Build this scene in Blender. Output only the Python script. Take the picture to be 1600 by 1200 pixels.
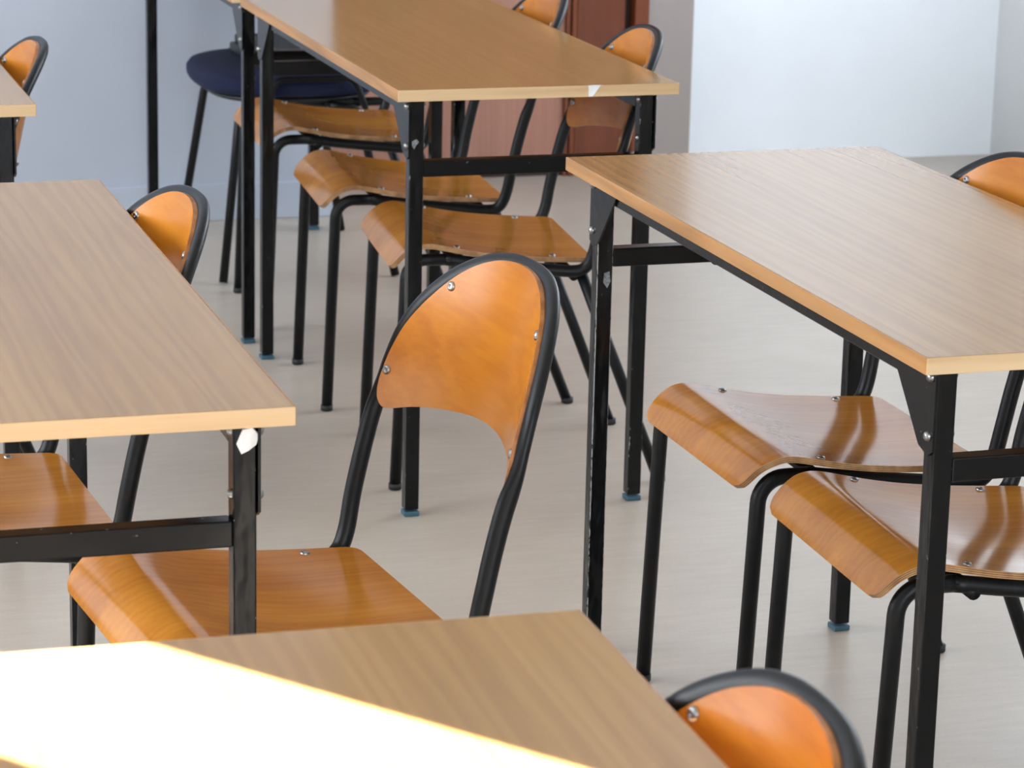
import bpy, bmesh, math, random
from mathutils import Vector, Matrix
random.seed(7)
for o in list(bpy.data.objects): bpy.data.objects.remove(o)
SC = bpy.context.scene; COL = SC.collection
PI = math.pi

# ------------------------------------------------------------------ camera
FPX, PITCH, ROLL, CAMH = 4598.57, 0.25602, 0.02245, 1.53644
def camera():
    cd = bpy.data.cameras.new('camera'); co = bpy.data.objects.new('camera', cd); COL.objects.link(co)
    cp, sp, c, s = math.cos(PITCH), math.sin(PITCH), math.cos(ROLL), math.sin(ROLL)
    right, up, fwd = Vector((1, 0, 0)), Vector((0, sp, cp)), Vector((0, cp, -sp))
    R = c*right + s*up; U = -s*right + c*up
    m = Matrix((R, U, -fwd)).transposed().to_4x4(); m.translation = (0, 0, CAMH)
    co.matrix_world = m
    cd.sensor_fit = 'HORIZONTAL'; cd.sensor_width = 36; cd.lens = 36*FPX/1600
    cd.clip_start = .05; cd.clip_end = 100
    cd.dof.use_dof = True; cd.dof.focus_distance = 3.75; cd.dof.aperture_fstop = 15
    SC.camera = co
camera()

# ------------------------------------------------------------------ room frame (u = away along the tables, v = to the right)
RX, RY, RA = -0.6001, 6.1152, 0.302
def rm(u, v, z=0.0):
    return Vector((RX - u*math.sin(RA) + v*math.cos(RA), RY + u*math.cos(RA) + v*math.sin(RA), z))
U_BACK, U_END, V_LEFT, V_RIGHT, HC = -11.5, 1.885, -4.2, 2.70, 3.0
SUN_EL = math.radians(14); SUN_D = (-0.796, 0.605)       # travel direction in (u, v)

# ------------------------------------------------------------------ light
w = bpy.data.worlds.new('world'); SC.world = w; w.use_nodes = True
bg = w.node_tree.nodes['Background']; bg.inputs[0].default_value = (.62, .78, 1, 1); bg.inputs[1].default_value = 1.0

def area(name, u, v, z, su, sz, facing, power, col):
    l = bpy.data.lights.new(name, 'AREA'); l.shape = 'RECTANGLE'; l.size = su; l.size_y = sz
    l.energy = power; l.color = col
    o = bpy.data.objects.new(name, l); COL.objects.link(o)
    d = (rm(*facing) - rm(0, 0)).normalized()
    zax = -d; yax = Vector((0, 0, 1)); xax = yax.cross(zax)
    m = Matrix((xax, yax, zax)).transposed().to_4x4(); m.translation = rm(u, v, z); o.matrix_world = m
area('daylight_side_windows', -1.75, V_LEFT-.06, 1.85, 4.3, 1.9, (0, 1), 235, (.92, .96, 1))
area('daylight_rear_windows', U_BACK-.06, -.7, 1.75, 5.6, 1.7, (1, 0), 340, (.86, .93, 1))
area('daylight_right_window', .0, V_RIGHT+.06, 1.75, 2.4, 1.7, (0, -1), 70, (.82, .91, 1))
sl = bpy.data.lights.new('sun', 'SUN'); sl.energy = 240; sl.angle = math.radians(.12); sl.color = (1, .95, .87)
so = bpy.data.objects.new('sun', sl); COL.objects.link(so)
sd = (rm(*SUN_D) - rm(0, 0)).normalized()*math.cos(SUN_EL) + Vector((0, 0, -math.sin(SUN_EL)))
so.rotation_euler = sd.to_track_quat('-Z', 'Y').to_euler(); so.location = rm(-1, -8, 4)

SC.view_settings.view_transform = 'Standard'; SC.view_settings.look = 'None'
SC.view_settings.exposure = 0.0; SC.view_settings.gamma = 1; SC.view_settings.use_curve_mapping = False

# ------------------------------------------------------------------ materials
def lin(c):
    return tuple((x/255/12.92 if x/255 <= .04045 else ((x/255+.055)/1.055)**2.4) for x in c) + (1,)
class NT:
    def __init__(s, name):
        s.m = bpy.data.materials.new(name); s.m.use_nodes = True
        s.t = s.m.node_tree; s.b = s.t.nodes['Principled BSDF']
    def n(s, k, **kw):
        x = s.t.nodes.new(k)
        for a, b in kw.items(): setattr(x, a, b)
        return x
    def l(s, a, b): s.t.links.new(a, b)
    def set(s, **kw):
        for k, v in kw.items(): s.b.inputs[k.replace('_', ' ')].default_value = v
    def coords(s, scale=(1, 1, 1), rnd=True):
        tc = s.n('ShaderNodeTexCoord'); mp = s.n('ShaderNodeMapping'); mp.inputs['Scale'].default_value = scale
        s.l(tc.outputs['Object'], mp.inputs['Vector'])
        if rnd:
            oi = s.n('ShaderNodeObjectInfo'); mu = s.n('ShaderNodeMath', operation='MULTIPLY'); mu.inputs[1].default_value = 37.0
            s.l(oi.outputs['Random'], mu.inputs[0]); s.l(mu.outputs[0], mp.inputs['Location'])
        return mp.outputs['Vector']
    def noise(s, vec, scale, detail=3, rough=.55, dist=0.0):
        x = s.n('ShaderNodeTexNoise'); x.inputs['Scale'].default_value = scale; x.inputs['Detail'].default_value = detail
        x.inputs['Roughness'].default_value = rough; x.inputs['Distortion'].default_value = dist
        s.l(vec, x.inputs['Vector']); return x.outputs['Fac']
    def ramp(s, fac, stops):
        r = s.n('ShaderNodeValToRGB'); e = r.color_ramp.elements
        while len(e) < len(stops): e.new(.5)
        for i, (p, c) in enumerate(stops): e[i].position = p; e[i].color = c if len(c) == 4 else lin(c)
        s.l(fac, r.inputs['Fac']); return r.outputs['Color']
    def mix(s, a, b, fac, mode='MIX'):
        x = s.n('ShaderNodeMix', data_type='RGBA', blend_type=mode)
        if isinstance(fac, (int, float)): x.inputs['Factor'].default_value = fac
        else: s.l(fac, x.inputs['Factor'])
        for k, q in ((6, a), (7, b)):
            if isinstance(q, tuple): x.inputs[k].default_value = q
            else: s.l(q, x.inputs[k])
        return x.outputs[2]
    def math(s, op, a, b=0.0):
        x = s.n('ShaderNodeMath', operation=op)
        for i, q in enumerate((a, b)):
            if isinstance(q, (int, float)): x.inputs[i].default_value = q
            else: s.l(q, x.inputs[i])
        return x.outputs[0]
    def bump(s, h, strength, dist=.001):
        b = s.n('ShaderNodeBump'); b.inputs['Strength'].default_value = strength; b.inputs['Distance'].default_value = dist
        s.l(h, b.inputs['Height']); s.l(b.outputs['Normal'], s.b.inputs['Normal'])
    def color(s, c): s.l(c, s.b.inputs['Base Color'])

def oak_material(name, axis, dark, mid, light, rough, amount=1.0, ior=1.5):
    """laminate or veneer with grain running along axis (0, 1 or 2)"""
    t = NT(name)
    sc = [1, 1, 1]; sc[axis] = .055
    v = t.coords(tuple(sc))
    broad = t.noise(v, 9, 4, .55, .6)
    wav = t.n('ShaderNodeTexWave', wave_type='BANDS', bands_direction='X' if axis != 0 else 'Y', wave_profile='SIN')
    wav.inputs['Scale'].default_value = 16; wav.inputs['Distortion'].default_value = 11; wav.inputs['Detail'].default_value = 3
    wav.inputs['Detail Scale'].default_value = 1.6
    t.l(v, wav.inputs['Vector'])
    sc2 = [1, 1, 1]; sc2[axis] = .02
    fine = t.noise(t.coords(tuple(sc2)), 190, 2, .6)
    f = t.math('ADD', t.math('MULTIPLY', broad, .55), t.math('ADD', t.math('MULTIPLY', wav.outputs['Fac'], .17*amount), t.math('ADD', t.math('MULTIPLY', fine, .12), .065)))
    t.color(t.ramp(f, [(.32, dark), (.52, mid), (.74, light)]))
    t.set(Roughness=rough); t.b.inputs['IOR'].default_value = ior
    if rough > .2: t.bump(fine, .02, .0005)
    return t.m

M = {}
M['top'] = oak_material('oak_laminate', 1, (150, 112, 65), (165, 127, 76), (177, 140, 89), .15, .6, 1.52)
M['band_long'] = oak_material('oak_edge_long', 1, (140, 98, 54), (172, 124, 72), (192, 146, 94), .35)
M['band_end'] = oak_material('oak_edge_end', 0, (186, 152, 110), (206, 174, 132), (220, 192, 152), .4)
M['beech_seat'] = oak_material('varnished_beech_seat', 1, (170, 106, 36), (198, 132, 48), (214, 154, 68), .14, .3, 1.5)
M['beech_back'] = oak_material('varnished_beech_back', 0, (162, 94, 24), (186, 116, 32), (202, 134, 46), .26, .3, 1.42)

def ply_material(name, dark, mid, light):
    t = NT(name); uv = t.n('ShaderNodeUVMap'); sp = t.n('ShaderNodeSeparateXYZ'); t.l(uv.outputs['UV'], sp.inputs[0])
    s = t.math('SINE', t.math('MULTIPLY', sp.outputs['Y'], 2*PI*3.5))
    nz = t.noise(t.coords(), 45, 2)
    f = t.math('ADD', t.math('MULTIPLY', s, .22), nz)
    t.color(t.ramp(f, [(.25, dark), (.5, mid), (.75, light)])); t.set(Roughness=.4); return t.m
M['ply_back'] = ply_material('plywood_edge_stained', (112, 62, 24), (160, 98, 44), (188, 126, 66))
M['ply'] = ply_material('plywood_edge', (120, 78, 44), (172, 128, 84), (198, 158, 114))

def leg_material(name, wear_at, wave):
    t = NT(name)
    tc = t.n('ShaderNodeTexCoord'); sp = t.n('ShaderNodeSeparateXYZ'); t.l(tc.outputs['Object'], sp.inputs[0])
    mn = t.math('MINIMUM', t.math('ABSOLUTE', sp.outputs['X']), t.math('ABSOLUTE', sp.outputs['Y']))
    edge = t.math('GREATER_THAN', mn, .0110)
    n1 = t.noise(t.coords((1, 1, .25)), 260, 3, .65); big = t.noise(t.coords((1, 1, .6)), 9, 2)
    wear = t.math('MULTIPLY', edge, t.math('GREATER_THAN', t.math('ADD', n1, t.math('MULTIPLY', big, .5)), wear_at))
    spk = t.math('GREATER_THAN', t.noise(t.coords((1, 1, .6)), 150, 3, .6), .745)
    f = t.math('MAXIMUM', t.math('MULTIPLY', wear, .75), t.math('MULTIPLY', spk, .4))
    t.color(t.mix(lin((6, 7, 9)), lin((168, 170, 172)), f)); t.set(Roughness=.2); t.b.inputs['IOR'].default_value = 1.34
    wob = t.noise(t.coords((1, 1, .35)), 30, 2); t.bump(wob, wave, .009)
    return t.m
M['enamel'] = leg_material('black_enamel_tube', .93, .35)
M['enamel_worn'] = leg_material('black_enamel_tube_worn', .70, .35)
def bar_material():
    t = NT('black_enamel_bar')
    spk = t.math('GREATER_THAN', t.noise(t.coords((.6, 1, 1)), 150, 3, .6), .725)
    t.color(t.mix(lin((6, 7, 9)), lin((150, 154, 158)), t.math('MULTIPLY', spk, .5))); t.set(Roughness=.2); t.b.inputs['IOR'].default_value = 1.33
    t.bump(t.noise(t.coords((.5, 1, 1)), 40, 2), .12, .003); return t.m
M['bar'] = bar_material()
def tube_material():
    t = NT('black_satin_tube')
    n = t.noise(t.coords(), 60, 3)
    t.color(t.ramp(n, [(.3, (13, 14, 16)), (.7, (20, 21, 23))])); t.set(Roughness=.36); t.b.inputs['IOR'].default_value = 1.32; return t.m
M['tube'] = tube_material()
def plain(name, c, rough=.5, metal=0.0, var=.06, scale=30):
    t = NT(name); n = t.noise(t.coords(), scale, 3)
    a = lin(tuple(max(0, x*(1-var)) for x in c)); b = lin(tuple(min(255, x*(1+var)) for x in c))
    t.color(t.ramp(n, [(.35, a), (.65, b)])); t.set(Roughness=rough, Metallic=metal); return t.m
M['chrome'] = plain('chrome', (150, 150, 150), .3, 1.0)
M['cap_black'] = plain('black_rubber', (20, 20, 22), .6)
M['cap_blue'] = plain('blue_plastic_foot', (52, 88, 104), .45)
M['chip'] = plain('bare_white_chip', (226, 228, 230), .6)
M['chip_grey'] = plain('bare_grey_chip', (120, 124, 128), .6, var=.25, scale=300)
M['navy'] = plain('navy_fabric', (7, 18, 52), .92, var=.2, scale=500)
M['blackshell'] = plain('black_plastic', (24, 26, 30), .4, var=.1)
M['print'] = plain('white_print', (190, 195, 200), .5)

def floor_material():
    t = NT('linoleum_floor')
    v = t.coords((1, 1, 1), rnd=False)
    a = t.noise(v, 2.2, 4, .6, .4); b = t.noise(t.coords((.35, 2.2, 1), rnd=False), 26, 4, .6); c = t.noise(v, 220, 2)
    f = t.math('ADD', t.math('MULTIPLY', a, .45), t.math('ADD', t.math('MULTIPLY', b, .35), t.math('MULTIPLY', c, .2)))
    t.color(t.ramp(f, [(.34, (172, 161, 148)), (.52, (184, 173, 160)), (.68, (194, 184, 172))]))
    t.set(Roughness=.33); t.bump(c, .03, .001); return t.m
M['floor'] = floor_material()
def wall_material(name, c):
    t = NT(name); v = t.coords(rnd=False)
    n = t.noise(v, 1.4, 4, .6); g = t.noise(v, 180, 3)
    t.color(t.ramp(n, [(.3, tuple(x*.965 for x in c)), (.7, c)])); t.set(Roughness=.55); t.bump(g, .06, .001); return t.m
M['wall_white'] = wall_material('white_wall_paint', (242, 247, 253))
M['wall_grey'] = wall_material('pale_blue_grey_wall', (176, 183, 196))  # bluish grey base colour, darker than the back wall
M['wall_side'] = wall_material('off_white_wall_paint', (214, 216, 216))
M['taupe'] = wall_material('taupe_wall', (158, 148, 144))  # warm grey tone, darker than the white wall beside it
M['wall_dark'] = wall_material('grey_green_wall_paint', (104, 108, 104))
M['ceiling'] = wall_material('ceiling_paint', (238, 238, 236))
M['door_brown'] = oak_material('brown_door', 2, (104, 50, 24), (118, 58, 30), (132, 72, 40), .35, .4)
M['door_mauve'] = oak_material('mauve_brown_door', 2, (160, 112, 94), (172, 124, 106), (182, 134, 116), .4, .4)
M['door_dark'] = plain('dark_brown_gap', (44, 24, 18), .6)

# ------------------------------------------------------------------ mesh helpers
def mesh(bm, name, mats, smooth=False):
    me = bpy.data.meshes.new(name); bmesh.ops.recalc_face_normals(bm, faces=bm.faces[:]) if bm.faces else None
    bm.to_mesh(me); bm.free()
    for m in (mats if isinstance(mats, (list, tuple)) else [mats]): me.materials.append(m)
    if smooth:
        for p in me.polygons: p.use_smooth = True
    return me
def box_bm(x0, x1, y0, y1, z0, z1, bev=0.0, bm=None):
    b = bmesh.new()
    bmesh.ops.create_cube(b, size=1)
    for v in b.verts: v.co = Vector(((x0+x1)/2+v.co.x*(x1-x0), (y0+y1)/2+v.co.y*(y1-y0), (z0+z1)/2+v.co.z*(z1-z0)))
    if bev: bmesh.ops.bevel(b, geom=b.edges[:], offset=bev, segments=2, affect='EDGES', profile=.5)
    if bm is None: return b
    tmp = bpy.data.meshes.new('t'); b.to_mesh(tmp); b.free(); bm.from_mesh(tmp); bpy.data.meshes.remove(tmp); return bm
def spline(P, n=8):
    P = [Vector(p) for p in P]; Q = [2*P[0]-P[1]] + P + [2*P[-1]-P[-2]]; out = []
    for i in range(1, len(Q)-2):
        a, b, c, d = Q[i-1:i+3]
        for k in range(n):
            t = k/n
            out.append(.5*((2*b) + (c-a)*t + (2*a-5*b+4*c-d)*t*t + (3*b-a-3*c+d)*t**3))
    out.append(P[-1]); return out
def fillet(P, rad, n=7):
    """polyline with its inner corners rounded"""
    P = [Vector(p) for p in P]; out = [P[0]]
    for i in range(1, len(P)-1):
        a, b, c = P[i-1:i+2]; d1 = (a-b).normalized(); d2 = (c-b).normalized()
        ang = d1.angle(d2); r = rad[i-1] if isinstance(rad, (list, tuple)) else rad
        if r <= 0: out.append(b); continue
        tl = min(r/math.tan(ang/2), .48*(a-b).length, .48*(c-b).length); r = tl*math.tan(ang/2)
        p1 = b+d1*tl; cen = b+(d1+d2).normalized()*(r/math.sin(ang/2))
        v1 = p1-cen; v2 = (b+d2*tl)-cen; tot = v1.angle(v2); ax = v1.cross(v2).normalized()
        for k in range(n+1): out.append(cen + Matrix.Rotation(tot*k/n, 3, ax) @ v1)
    out.append(P[-1]); return out
def tube_bm(P, rad, seg=14, n0=None, bm=None, caps=True):
    """sweep; rad is a number or a list of (ra, rb) per point, rb along the transported normal"""
    bm = bm or bmesh.new(); N = len(P)
    T = [(P[min(i+1, N-1)]-P[max(i-1, 0)]).normalized() for i in range(N)]
    nrm = Vector(n0) if n0 else (Vector((1, 0, 0)) if abs(T[0].x) < .9 else Vector((0, 1, 0)))
    rings = []
    for i in range(N):
        nrm = (nrm - T[i]*nrm.dot(T[i])).normalized(); b = T[i].cross(nrm)
        ra, rb = (rad[i] if isinstance(rad, list) else (rad, rad))
        rings.append([bm.verts.new(P[i] + b*(ra*math.cos(2*PI*k/seg)) + nrm*(rb*math.sin(2*PI*k/seg))) for k in range(seg)])
    for i in range(N-1):
        for k in range(seg): bm.faces.new((rings[i][k], rings[i][(k+1) % seg], rings[i+1][(k+1) % seg], rings[i+1][k]))
    if caps: bm.faces.new(rings[0][::-1]); bm.faces.new(rings[-1])
    return bm
def grid_plate(front, back, mats, name):
    """closed plate from two equal point grids; rim faces take slot 1 with uv.y across the thickness"""
    bm = bmesh.new(); uvl = bm.loops.layers.uv.new('UVMap')
    J, I = len(front), len(front[0])
    F = [[bm.verts.new(p) for p in r] for r in front]; B = [[bm.verts.new(p) for p in r] for r in back]
    for j in range(J-1):
        for i in range(I-1):
            f = bm.faces.new((F[j][i], F[j][i+1], F[j+1][i+1], F[j+1][i])); f.smooth = True
            f = bm.faces.new((B[j][i], B[j+1][i], B[j+1][i+1], B[j][i+1])); f.smooth = True
    rim = [(0, i) for i in range(I)] + [(j, I-1) for j in range(1, J)] + [(J-1, i) for i in range(I-2, -1, -1)] + [(j, 0) for j in range(J-2, 0, -1)]
    for k in range(len(rim)):
        (j0, i0), (j1, i1) = rim[k], rim[(k+1) % len(rim)]
        # own vertices keep the rim edge crisp
        vs = [bm.verts.new(F[j0][i0].co), bm.verts.new(B[j0][i0].co), bm.verts.new(B[j1][i1].co), bm.verts.new(F[j1][i1].co)]
        f = bm.faces.new(vs); f.material_index = 1
        for lp, q in zip(f.loops, (0, 1, 1, 0)): lp[uvl].uv = (0, q)
    return mesh(bm, name, mats)
def ob(name, me, parent=None, loc=None, rot=None):
    o = bpy.data.objects.new(name, me); COL.objects.link(o)
    if parent: o.parent = parent
    if loc is not None: o.location = loc
    if rot is not None: o.rotation_euler = rot
    return o
def thing(name, label, cat, loc, rotz, group=None):
    o = ob(name, None, None, loc, (0, 0, rotz)); o['label'] = label; o['category'] = cat; o.empty_display_size = .1
    if group: o['group'] = group
    return o
def struct(name, me, loc=None, rot=None, parent=None, label=None):
    o = ob(name, me, parent, loc, rot)
    if parent is None: o['kind'] = 'structure'
    if label: o['label'] = label
    return o
def rbox(u0, u1, v0, v1, z0, z1, bm=None, bev=0.0):
    """box in the room frame (local x = v, y = u)"""
    return box_bm(v0, v1, u0, u1, z0, z1, bev, bm)
ROOM = dict(loc=(RX, RY, 0), rot=(0, 0, RA))

# ------------------------------------------------------------------ the room
struct('floor', mesh(rbox(U_BACK-.2, U_END+.2, V_LEFT-.2, V_RIGHT+.2, -.1, 0), 'floor', M['floor']), **ROOM)
struct('ceiling', mesh(rbox(U_BACK-.2, U_END+.2, V_LEFT-.2, V_RIGHT+.2, HC, HC+.1), 'ceiling', M['ceiling']), **ROOM)
rt = bmesh.new()
for a in ((U_BACK, U_END+.1, 0, .9), (U_BACK, U_END+.1, 2.6, HC), (U_BACK, -1.2, .9, 2.6), (1.2, U_END+.1, .9, 2.6)): rbox(a[0], a[1], V_RIGHT, V_RIGHT+.15, a[2], a[3], rt)
struct('wall_right', mesh(rt, 'wall_right', M['wall_side']), **ROOM)
fr = bmesh.new()
for a in (-.45, .35): rbox(a-.05, a+.05, V_RIGHT+.02, V_RIGHT+.12, .9, 2.6, fr)
struct('window_3', mesh(fr, 'window_3', M['wall_white']), **ROOM)
struct('wall_back', mesh(rbox(U_END, U_END+.15, .4, V_RIGHT, 0, HC), 'wall_back', M['wall_white']), **ROOM)
V_BLOCK = .545
struct('wall_far', mesh(rbox(1.355, U_END+.15, V_LEFT, V_BLOCK, 0, HC, bev=.004), 'wall_far', M['wall_grey']), **ROOM,
       label='pale blue-grey wall standing forward of the brown doors')
struct('baseboard_far', mesh(rbox(1.343, 1.355, V_LEFT, V_BLOCK, 0, .097, bev=.003), 'baseboard_far', M['wall_grey']), **ROOM)
struct('trim_1', mesh(rbox(1.785, U_END, 1.562, 1.700, 0, HC, bev=.003), 'trim_1', M['taupe']), **ROOM, label='taupe strip of wall beside the brown door frame')
# side wall with a long window band: the panes are left as openings between mullions
def u_at_window(n_off, v):   # where the sun line (n.u + n.v = offset) meets the window wall
    return (n_off - .796*v)/.605
off1 = .605*-3.892 + .796*-.862; off2 = .605*-4.085 + .796*-1.011
U1, U0 = u_at_window(off1, V_LEFT-.16), u_at_window(off2, V_LEFT-.02)
left = bmesh.new()
rbox(U_BACK, U_END, V_LEFT-.16, V_LEFT, 0, .9, left); rbox(U_BACK, U_END, V_LEFT-.16, V_LEFT, 2.8, HC, left)
rbox(U1, U_END, V_LEFT-.16, V_LEFT, .9, 2.8, left); rbox(U_BACK, -3.85, V_LEFT-.16, V_LEFT, .9, 2.8, left)
struct('wall_left', mesh(left, 'wall_left', M['wall_white']), **ROOM)
fr = bmesh.new(); cur = U0
while cur > -3.7:
    rbox(cur-.10, cur, V_LEFT-.12, V_LEFT-.02, .9, 2.8, fr); cur -= 1.1
w1 = struct('window_1', mesh(fr, 'window_1', M['wall_white']), **ROOM)
ob('sun_blocker', mesh(rbox(-3.9, U0-.05, V_LEFT-.15, V_LEFT-.13, .88, 2.82), 'sun_blocker', M['wall_white']), w1)   # unseen panel added to keep the sun out of all but one pane
rear = bmesh.new()
rbox(U_BACK-.16, U_BACK, V_LEFT, V_RIGHT, 0, .9, rear); rbox(U_BACK-.16, U_BACK, V_LEFT, V_RIGHT, 2.6, HC, rear)
rbox(U_BACK-.16, U_BACK, V_LEFT, -3.5, .9, 2.6, rear); rbox(U_BACK-.16, U_BACK, 2.1, V_RIGHT, .9, 2.6, rear)
struct('wall_rear', mesh(rear, 'wall_rear', M['wall_dark']), **ROOM)
fr = bmesh.new()
for v in (-2.4, -1.3, -.2, .9): rbox(U_BACK-.12, U_BACK-.02, v, v+.1, .9, 2.6, fr)
struct('window_2', mesh(fr, 'window_2', M['wall_white']), **ROOM)
# brown doors in the recess
UD = 1.79
d1 = ob('door_1', None, None, (RX, RY, 0), (0, 0, RA)); d1['kind'] = 'structure'; d1['label'] = 'mauve-brown door leaf behind the far tables'
ob('leaf', mesh(rbox(UD, UD+.05, V_BLOCK-.02, 1.318, .03, 2.15, bev=.002), 'door_leaf', M['door_mauve']), d1)
ob('kick_rail', mesh(rbox(UD-.004, UD, V_BLOCK-.02, 1.318, .52, 2.1, bev=.001), 'upper_panel', M['door_brown']), d1)
ob('threshold', mesh(rbox(UD+.005, UD+.05, V_BLOCK-.02, 1.318, 0, .03), 'threshold', M['door_dark']), d1)
d2 = ob('door_2', None, None, (RX, RY, 0), (0, 0, RA)); d2['kind'] = 'structure'; d2['label'] = 'brown door leaf with moulded edge beside the taupe strip'
ob('leaf', mesh(rbox(UD+.012, UD+.05, 1.367, 1.500, .03, 2.15, bev=.002), 'door_leaf2', M['door_brown']), d2)
for i, (a, b, pr) in enumerate(((1.318, 1.332, .012), (1.334, 1.348, .018), (1.350, 1.367, .010))):
    ob('moulding', mesh(rbox(UD-pr, UD+.05, a, b, 0, 2.15, bev=.003), 'moulding', M['door_brown']), d2)
ob('gap', mesh(rbox(UD+.04, UD+.06, 1.500, 1.520, 0, 2.15), 'gap', M['door_dark']), d2)
ob('door_frame', mesh(rbox(UD-.015, UD+.06, 1.520, 1.562, 0, 2.2, bev=.003), 'door_frame', M['door_brown']), d2)
ob('threshold', mesh(rbox(UD+.005, UD+.05, 1.318, 1.562, 0, .03), 'threshold2', M['door_dark']), d2)
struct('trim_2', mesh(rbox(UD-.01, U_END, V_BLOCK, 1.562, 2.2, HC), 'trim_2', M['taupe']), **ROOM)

# ------------------------------------------------------------------ tables
TL, TW, TH, TZ = 1.242, .502, .0195, .76
IA, IB, LH = .049, .0445, .0125           # leg insets, half leg width
def bracket_mesh():
    """folded triangular steel plate: local y runs inward along the table, x outward"""
    bm = bmesh.new(); pr = [(-.016, 0), (.098, 0), (.098, -.012), (.020, -.098), (-.004, -.105), (-.016, -.098)]
    a = [bm.verts.new((0, y, z)) for y, z in pr]; b = [bm.verts.new((.003, y, z)) for y, z in pr]
    bm.faces.new(a); bm.faces.new(b[::-1])
    for i in range(len(pr)): bm.faces.new((a[i], b[i], b[(i+1) % len(pr)], a[(i+1) % len(pr)]))
    return mesh(bm, 'bracket', M['bar'])
def dome_mesh(name, r, h, mat, hole=True):
    bm = bmesh.new(); prof = [(0, h*.55), (r*.3, h*.55), (r*.36, h), (r*.7, h*.85), (r, h*.25), (r, -.001)] if hole else [(0, h), (r*.5, h*.9), (r*.9, h*.5), (r, 0), (r, -.001)]
    seg = 10; rings = []
    for q, z in prof: rings.append([bm.verts.new((q*math.cos(2*PI*k/seg), q*math.sin(2*PI*k/seg), z)) for k in range(seg)] if q > 0 else [bm.verts.new((0, 0, z))])
    for i in range(len(rings)-1):
        A, B = rings[i], rings[i+1]
        for k in range(seg):
            if len(A) == 1: bm.faces.new((A[0], B[k], B[(k+1) % seg]))
            else: bm.faces.new((A[k], B[k], B[(k+1) % seg], A[(k+1) % seg]))
    return mesh(bm, name, mat, True)
TM = dict(
    top=mesh(box_bm(-TW/2+.0012, TW/2-.0012, -TL/2+.0012, TL/2-.0012, TZ-TH, TZ, .0006), 'table_top', M['top']),
    bl=mesh(box_bm(0, .0018, -TL/2, TL/2, TZ-TH, TZ-.0003, .0006), 'edge_band_long', M['band_long']),
    be=mesh(box_bm(-TW/2, TW/2, 0, .0018, TZ-TH, TZ-.0003, .0006), 'edge_band_end', M['band_end']),
    leg=mesh(box_bm(-LH, LH, -LH, LH, .012, TZ-TH-.001, .002), 'leg', M['enamel']),
    cap=mesh(box_bm(-LH-.0012, LH+.0012, -LH-.0012, LH+.0012, 0, .009, .002), 'foot_cap', M['cap_blue']),
    rail=mesh(box_bm(-.0125, .0125, -TL/2+IA+LH, TL/2-IA-LH, TZ-TH-.031, TZ-TH-.001, .0015), 'side_rail', M['bar']),
    cross=mesh(box_bm(-TW/2+IB+LH, TW/2-IB-LH, -.0125, .0125, .604, .632, .0018), 'crossbar', M['bar']),
    bracket=bracket_mesh(), bolt=dome_mesh('bolt', .0062, .0055, M['chrome'], False),
    knob=dome_mesh('rail_bolt', .008, .007, M['cap_black'], False))
def make_table(label, near_left=None, yaw=0.0, near_right=None):
    c, s = math.cos(yaw), math.sin(yaw)
    if near_right: near_left = (near_right[0]-TW*c, near_right[1]-TW*s)
    cx = near_left[0] + TW/2*c - TL/2*s; cy = near_left[1] + TW/2*s + TL/2*c
    t = thing('school_table', label, 'table', (cx, cy, 0), yaw, 'oak topped school tables on black steel legs')
    top = ob('table_top', TM['top'], t)
    ob('edge_band', TM['bl'], top, (-TW/2-.0006, 0, 0)); ob('edge_band', TM['bl'], top, (TW/2-.0012, 0, 0))
    ne = ob('edge_band', TM['be'], top, (0, -TL/2-.0006, 0)); ob('edge_band', TM['be'], top, (0, TL/2-.0012, 0))
    legs = {}
    for sx in (-1, 1):
        r = ob('side_rail', TM['rail'], t, (sx*(TW/2-IB), 0, 0))
        ob('bolt', TM['knob'], r, (0, .12, TZ-TH-.031), (PI, 0, 0))
        for sy in (-1, 1):
            x, y = sx*(TW/2-IB), sy*(TL/2-IA)
            lg = ob('leg', TM['leg'], t, (x, y, 0)); ob('foot_cap', TM['cap'], lg); legs[sx, sy] = lg
            b = ob('bracket', TM['bracket'], t, (x+sx*(LH+.0005), y, TZ-TH-.001)); b.scale = (sx, -sy, 1)
            for dz in (-.014, -.082): ob('bolt', TM['bolt'], b, (.003, -.004, dz), (0, PI/2, 0))
            for dz in (-.014, -.082): ob('bolt', TM['bolt'], lg, (-sx*(LH-.001), sy*.002, TZ-TH+dz), (0, -sx*PI/2, 0))
    for sy in (-1, 1):
        ob('crossbar', TM['cross'], t, (0, sy*(TL/2-IA), 0))
    return t, legs, ne
def patch(name, pts, mat, parent, loc, rot=None, th=.0008):
    """irregular flake: pts in local x, z, lying on a face that looks towards -y"""
    bm = bmesh.new(); a = [bm.verts.new((x, -th, z)) for x, z in pts]; b = [bm.verts.new((x*1.06, 0.0004, z*1.06)) for x, z in pts]
    bm.faces.new(a)
    for i in range(len(pts)): bm.faces.new((a[i], b[i], b[(i+1) % len(pts)], a[(i+1) % len(pts)]))
    return ob(name, mesh(bm, name, mat), parent, loc, rot)
YAW = dict(A=.3075, B=.3109, C=.2987, D=.2886, A2=.3018, E=.300)
POS = dict(A=(-.2017, 4.8869), B=(.4526, 3.1176), C=(-.6967, 2.7088), D=(-.0692, .9198), A2=(-.6001, 6.1152))
POS['E'] = (-.772-TW*math.cos(.3), 4.666-TW*math.sin(.3))
tA, lA, eA = make_table('oak table in the middle with a white chip on its near edge', POS['A'], YAW['A'])
tA2, lA2, eA2 = make_table('far oak table beside the pale wall, joined end to end with the middle table', POS['A2'], YAW['A2'])
tB, lB, eB = make_table('oak table at the right with two chairs pushed under it', POS['B'], YAW['B'])
tC, lC, eC = make_table('oak table at the left, its black leg marked with a white chip', POS['C'], YAW['C'])
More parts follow.
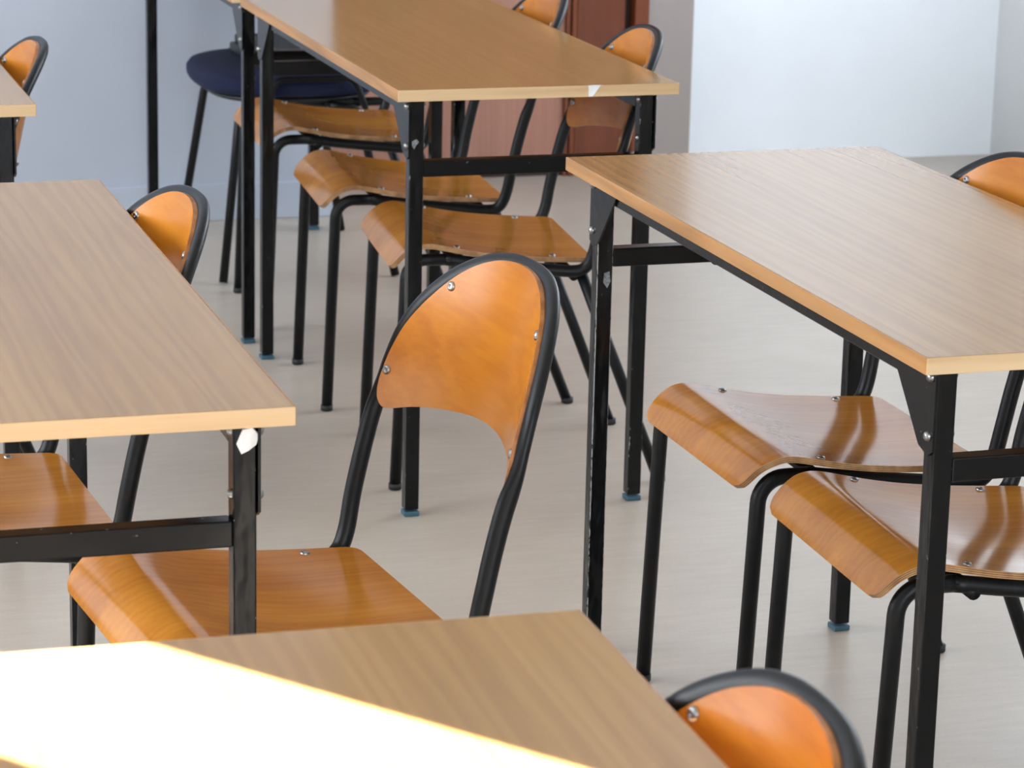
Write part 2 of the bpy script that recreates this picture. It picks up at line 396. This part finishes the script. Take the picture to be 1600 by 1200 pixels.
tD, lD, eD = make_table('nearest oak table, crossed by a bright band of sunlight', POS['D'], YAW['D'])
tE, lE, eE = make_table('oak table at the far left edge, only its corner in view', POS['E'], YAW['E'])
lB[-1, 1].data = lB[-1, 1].data.copy(); lB[-1, 1].data.materials[0] = M['enamel_worn']
patch('paint_chip', [(-.008, .009), (-.003, .0095), (.013, .0095), (.004, -.003), (-.001, -.009), (-.0075, -.009)], M['chip'], eA, (.094, -.0001, TZ-TH/2))
patch('paint_chip', [(-.004, .012), (.006, .014), (.0125, .006), (.010, -.004), (.002, -.010), (-.005, -.013), (-.010, -.002)], M['chip'], lC[1, -1], (.0015, -LH-.0002, TZ-TH-.024))
patch('paint_chip', [(-.006, .004), (.002, .008), (.006, .003), (.001, -.003), (-.002, -.009), (-.006, -.003)], M['chip_grey'], lA[-1, -1], (-.003, -LH-.0002, .662))
patch('paint_chip', [(-.004, .010), (.004, .012), (.006, -.002), (.001, -.012), (-.005, -.004)], M['chip_grey'], lB[-1, 1], (.003, -LH-.0002, .585))

# ------------------------------------------------------------------ school chairs: local y = rearward, x = sideways, origin on the floor between the front feet
TR = .011
def seat_mesh():
    prof = [(-.014, .4085), (-.004, .4235), (.010, .4380), (.027, .4485), (.044, .4535), (.060, .4535), (.080, .4500), (.105, .4445), (.14, .4375), (.18, .4315), (.23, .4265), (.28, .4235), (.325, .4215), (.345, .4210), (.3545, .4208)]
    P = spline([(0, a, b) for a, b in prof], 3); n = len(P); tl = P[-1].y
    I = 22; F, B = [], []
    for j, p in enumerate(P):
        T = (P[min(j+1, n-1)]-P[max(j-1, 0)]).normalized(); N = Vector((0, -T.z, T.y))
        w = .199 - .014*max(0, (p.y-.05)/.30)
        fr = p.y - P[0].y
        if p.y < .03: w -= .012*(1-(p.y-P[0].y)/(.03-P[0].y))
        arc = sum((P[k+1]-P[k]).length for k in range(j))
        if arc < .022: w -= .022*(1-math.sqrt(max(0, 1-(1-arc/.022)**2)))
        d = tl-p.y
        if d < .02: w -= .02*(1-math.sqrt(max(0, 1-(1-d/.02)**2)))
        fr_, br_ = [], []
        for i in range(I+1):
            x = -1+2*i/I; dish = .006*(1-x*x)*max(0, math.sin(PI*min(1, max(0, (p.y-.06)/.27))))
            q = p + Vector((x*w, 0, -dish)); fr_.append(q); br_.append(q - N*.009)
        F.append(fr_); B.append(br_)
    return grid_plate(F, B, [M['beech_seat'], M['ply']], 'seat')
def back_t(s, z): return .4650 + .22*(z-.7) - 1.43*s*s
def interp(tab, x):
    for (a, b), (c, d) in zip(tab, tab[1:]):
        if a <= x <= c: return b+(d-b)*(x-a)/(c-a)
    return tab[-1][1] if x > tab[-1][0] else tab[0][1]
def back_mesh():
    top = spline([(0, .805, 0), (.03, .8035, 0), (.065, .797, 0), (.103, .782, 0), (.135, .760, 0), (.164, .730, 0), (.186, .697, 0), (.199, .660, 0), (.2045, .628, 0)], 6)
    bot = spline([(0, .6185, 0), (.04, .617, 0), (.08, .613, 0), (.117, .6085, 0), (.155, .6015, 0), (.180, .5945, 0), (.193, .594, 0), (.2015, .603, 0), (.2045, .615, 0)], 6)
    J = 56; F, B = [], []
    def at(curve, k): 
        x = k*(len(curve)-1); i = min(int(x), len(curve)-2); return curve[i].lerp(curve[i+1], x-i)
    cols = []
    for i in range(J+1):
        k = abs(-1+2*i/J); a, b = at(top, k), at(bot, k); sg = -1 if i < J/2 else 1
        cols.append([(sg*(a.x+(b.x-a.x)*m/12), a.y+(b.y-a.y)*m/12) for m in range(13)])
    for m in range(13):
        f, g = [], []
        for i in range(J+1):
            s, z = cols[i][m]; p = Vector((s, back_t(s, z), z)); N = Vector((2*1.43*s, 1, -.22)).normalized()
            f.append(p); g.append(p+N*.006)
        F.append(f); B.append(g)
    return grid_plate(F, B, [M['beech_back'], M['ply_back']], 'backrest')
RAILZ = [(.07, .4230), (.10, .4225), (.14, .4145), (.18, .4085), (.23, .4050), (.28, .4025), (.33, .4005)]
def back_frame_mesh():
    arch = [(.212, .62), (.2085, .65), (.200, .688), (.184, .720), (.158, .750), (.129, .771), (.091, .788), (.048, .796), (0, .7975)]
    half = [(.188, .085, .4235), (.190, .16, .4135), (.197, .25, .4050), (.204, .315, .4005), (.208, .338, .4090), (.2105, .350, .434), (.213, .359, .480), (.2125, .370, .53), (.2125, .383, .580)]
    half += [(s, back_t(s, z)+.0142, z) for s, z in arch]
    full = half + [(-a, b, c) for a, b, c in half[:-1][::-1]]
    P = spline(full, 5); rad = []
    for p in P:
        f = min(1, max(0, (p.z-.585)/.05)); f = f*f*(3-2*f) if p.y > .3 else 0
        rad.append((TR+.0015*f, TR-.0032*f))
    return mesh(tube_bm(P, rad, 14, (0, 0, -1)), 'back_frame', M['tube'], True)
CM = dict(seat=seat_mesh(), back=back_mesh(), frame=back_frame_mesh())
CM['leg_front'] = mesh(tube_bm(fillet([(0, 0, .004), (0, .016, .4235), (0, .09, .4232)], .062, 9), TR, 14), 'front_leg', M['tube'], True)
CM['leg_rear'] = [mesh(tube_bm([Vector((0, .332, .396)), Vector((sx*.004, .41, .2)), Vector((sx*.008, .488, .004))], TR*.95, 14), 'rear_leg', M['tube'], True) for sx in (-1, 1)]
CM['cross'] = [mesh(tube_bm([Vector((-.198, y, z)), Vector((.198, y, z))], .009, 12), 'seat_support', M['tube'], True) for y, z in ((.11, .4125), (.318, .390))]
CM['cap'] = mesh(tube_bm([Vector((0, 0, 0)), Vector((0, 0, .002)), Vector((0, 0, .012))], [(.0095, .0095), (.0122, .0122), (.0122, .0122)], 14), 'foot_cap', M['cap_black'], True)
CM['screw'] = dome_mesh('screw', .0062, .0032, M['chrome'])
def seat_z(t): return interp([(.10, .4452), (.106, .4443), (.283, .4234)], t)
def make_chair(label, tab, u, v, yaw):
    a = YAW[tab]; ox, oy = POS[tab]
    x = ox - u*math.sin(a) + v*math.cos(a); y = oy + u*math.cos(a) + v*math.sin(a)
    t = thing('school_chair', label, 'chair', (x, y, 0), a-yaw-PI/2, 'beech plywood school chairs on black tube frames')
    st = ob('seat', CM['seat'], t); bk = ob('backrest', CM['back'], t); ob('back_frame', CM['frame'], t)
    for i, sx in enumerate((-1, 1)):
        l1 = ob('leg', CM['leg_front'], t, (sx*.188, 0, 0)); ob('foot_cap', CM['cap'], l1)
        l2 = ob('leg', CM['leg_rear'][i], t, (sx*.191, 0, 0)); ob('foot_cap', CM['cap'], l2, (sx*.008, .488, 0))
        ob('seat_support', CM['cross'][i], t)
        for s_, t_ in ((.182, .106), (.172, .283)): ob('screw', CM['screw'], st, (sx*s_, t_, seat_z(t_)-.0005), (-.1, 0, 0))
        for s_, z_ in ((.197, .639), (.130, .754)):
            s = sx*s_; n = -Vector((2*1.43*s, 1, -.22)).normalized()
            ob('screw', CM['screw'], bk, Vector((s, back_t(s, z_), z_)), n.to_track_quat('Z', 'Y').to_euler())
    return t
make_chair('pulled-out orange plywood chair in the centre, its whole curved backrest in view', 'C', .345, .374, -.104)
make_chair('plywood chair pushed under the left table, only its rounded back top rising above', 'C', .853, .070, -.06)
make_chair('plywood chair under the right table, the farther of the two', 'B', .859, .076, .001)
make_chair('plywood chair under the right table, the nearer of the two', 'B', .393, .071, .037)
make_chair('plywood chair under the middle table, the nearest of its row', 'A', .391, .079, .106)
make_chair('plywood chair under the middle table, second of its row from the camera', 'A', .945, .083, .079)
make_chair('plywood chair beside the blue chair, third of its row from the camera', 'A', 1.624, .109, .043)
make_chair('blurred plywood chair at the sunlit front table, cut off by the bottom edge', 'D', .885, .066, .0)
make_chair('plywood chair at the far left table, cut off by the picture edge', 'C', 2.28, .068, .0)

# ------------------------------------------------------------------ blue visitor chair
def blue_chair():
    a = YAW['A2']; u, v = .885, .31
    x = POS['A2'][0] - u*math.sin(a) + v*math.cos(a); y = POS['A2'][1] + u*math.cos(a) + v*math.sin(a)
    t = thing('visitor_chair', 'navy blue padded chair with thin black legs by the pale wall', 'chair', (x, y, 0), a-PI/2)
    # local y = rearward, x = sideways
    def pad(rx, ry, h, e, name, mat):
        bm = bmesh.new(); seg = 40; rings = []
        for zz, k in ((-.5, .90), (-.42, .97), (-.2, 1.0), (.1, 1.0), (.32, .96), (.45, .86), (.5, .65), (.47, .3)):
            rg = []
            for i in range(seg):
                th = 2*PI*i/seg; c, s = math.cos(th), math.sin(th)
                rg.append(bm.verts.new((math.copysign(abs(c)**e, c)*rx*k, math.copysign(abs(s)**e, s)*ry*k, zz*h)))
            rings.append(rg)
        for A, B in zip(rings, rings[1:]):
            for i in range(seg): bm.faces.new((A[i], A[(i+1) % seg], B[(i+1) % seg], B[i]))
        bm.faces.new(rings[0][::-1]); bm.faces.new(rings[-1]); return mesh(bm, name, mat, True)
    ob('seat', pad(.255, .225, .056, .72, 'blue_seat', M['navy']), t, (0, 0, .459))
    ob('seat_shell', pad(.225, .195, .02, .72, 'blue_seat_shell', M['blackshell']), t, (0, 0, .424))
    bk = ob('backrest', pad(.235, .165, .060, .72, 'blue_back', M['navy']), t, (0, .255, .70), (PI/2-.18, 0, 0))
    ob('back_shell', pad(.23, .16, .02, .72, 'blue_back_shell', M['blackshell']), bk, (0, 0, -.035))
    for sx in (-1, 1):
        fx = .272*sx
        ob('leg', mesh(tube_bm(fillet([(fx, -.205, .004), (.205*sx, -.15, .412), (.205*sx, .12, .412)], .04), .0105, 12), 'front_leg_blue', M['tube'], True), t)
        ob('leg', mesh(tube_bm(fillet([(fx, .212, .004), (.222*sx, .13, .40), (.222*sx, .06, .408)], .03), .0105, 12), 'rear_leg_blue', M['tube'], True), t)
        ob('back_post', mesh(tube_bm(fillet([(.205*sx, .05, .412), (.205*sx, .235, .412), (.19*sx, .285, .72)], .05), .0105, 12), 'back_post', M['tube'], True), t)
        ob('side_loop', mesh(tube_bm(fillet([(.262*sx, -.09, .40), (.262*sx, -.085, .478), (.262*sx, .11, .478), (.262*sx, .14, .40), (.222*sx, .14, .39)], .03), .008, 12), 'side_loop', M['tube'], True), t)
    k = thing('carrying_case', 'black case with small white lettering lying on the navy seat', 'case', (x, y, .4885), a-PI/2+.04)
    ob('body', mesh(box_bm(-.14, .17, -.10, .20, 0, .024, .005), 'case_body', M['blackshell']), k)
    ob('lid', mesh(box_bm(-.13, .155, -.09, .19, .024, .044, .005), 'case_lid', M['blackshell']), k)
    ob('rim', mesh(box_bm(.150, .1555, -.07, .02, .041, .0455, .001), 'case_rim', M['chrome']), k)
    pr = bmesh.new()
    for i, (w0, h0) in enumerate(((.006, .007), (.004, .007), (.007, .005), (.004, .007), (.006, .006))): box_bm(.1552, .1558, -.07+i*.011, -.07+i*.011+w0, .029, .029+h0, 0, pr)
    ob('lettering', mesh(pr, 'lettering', M['print']), k)
blue_chair()
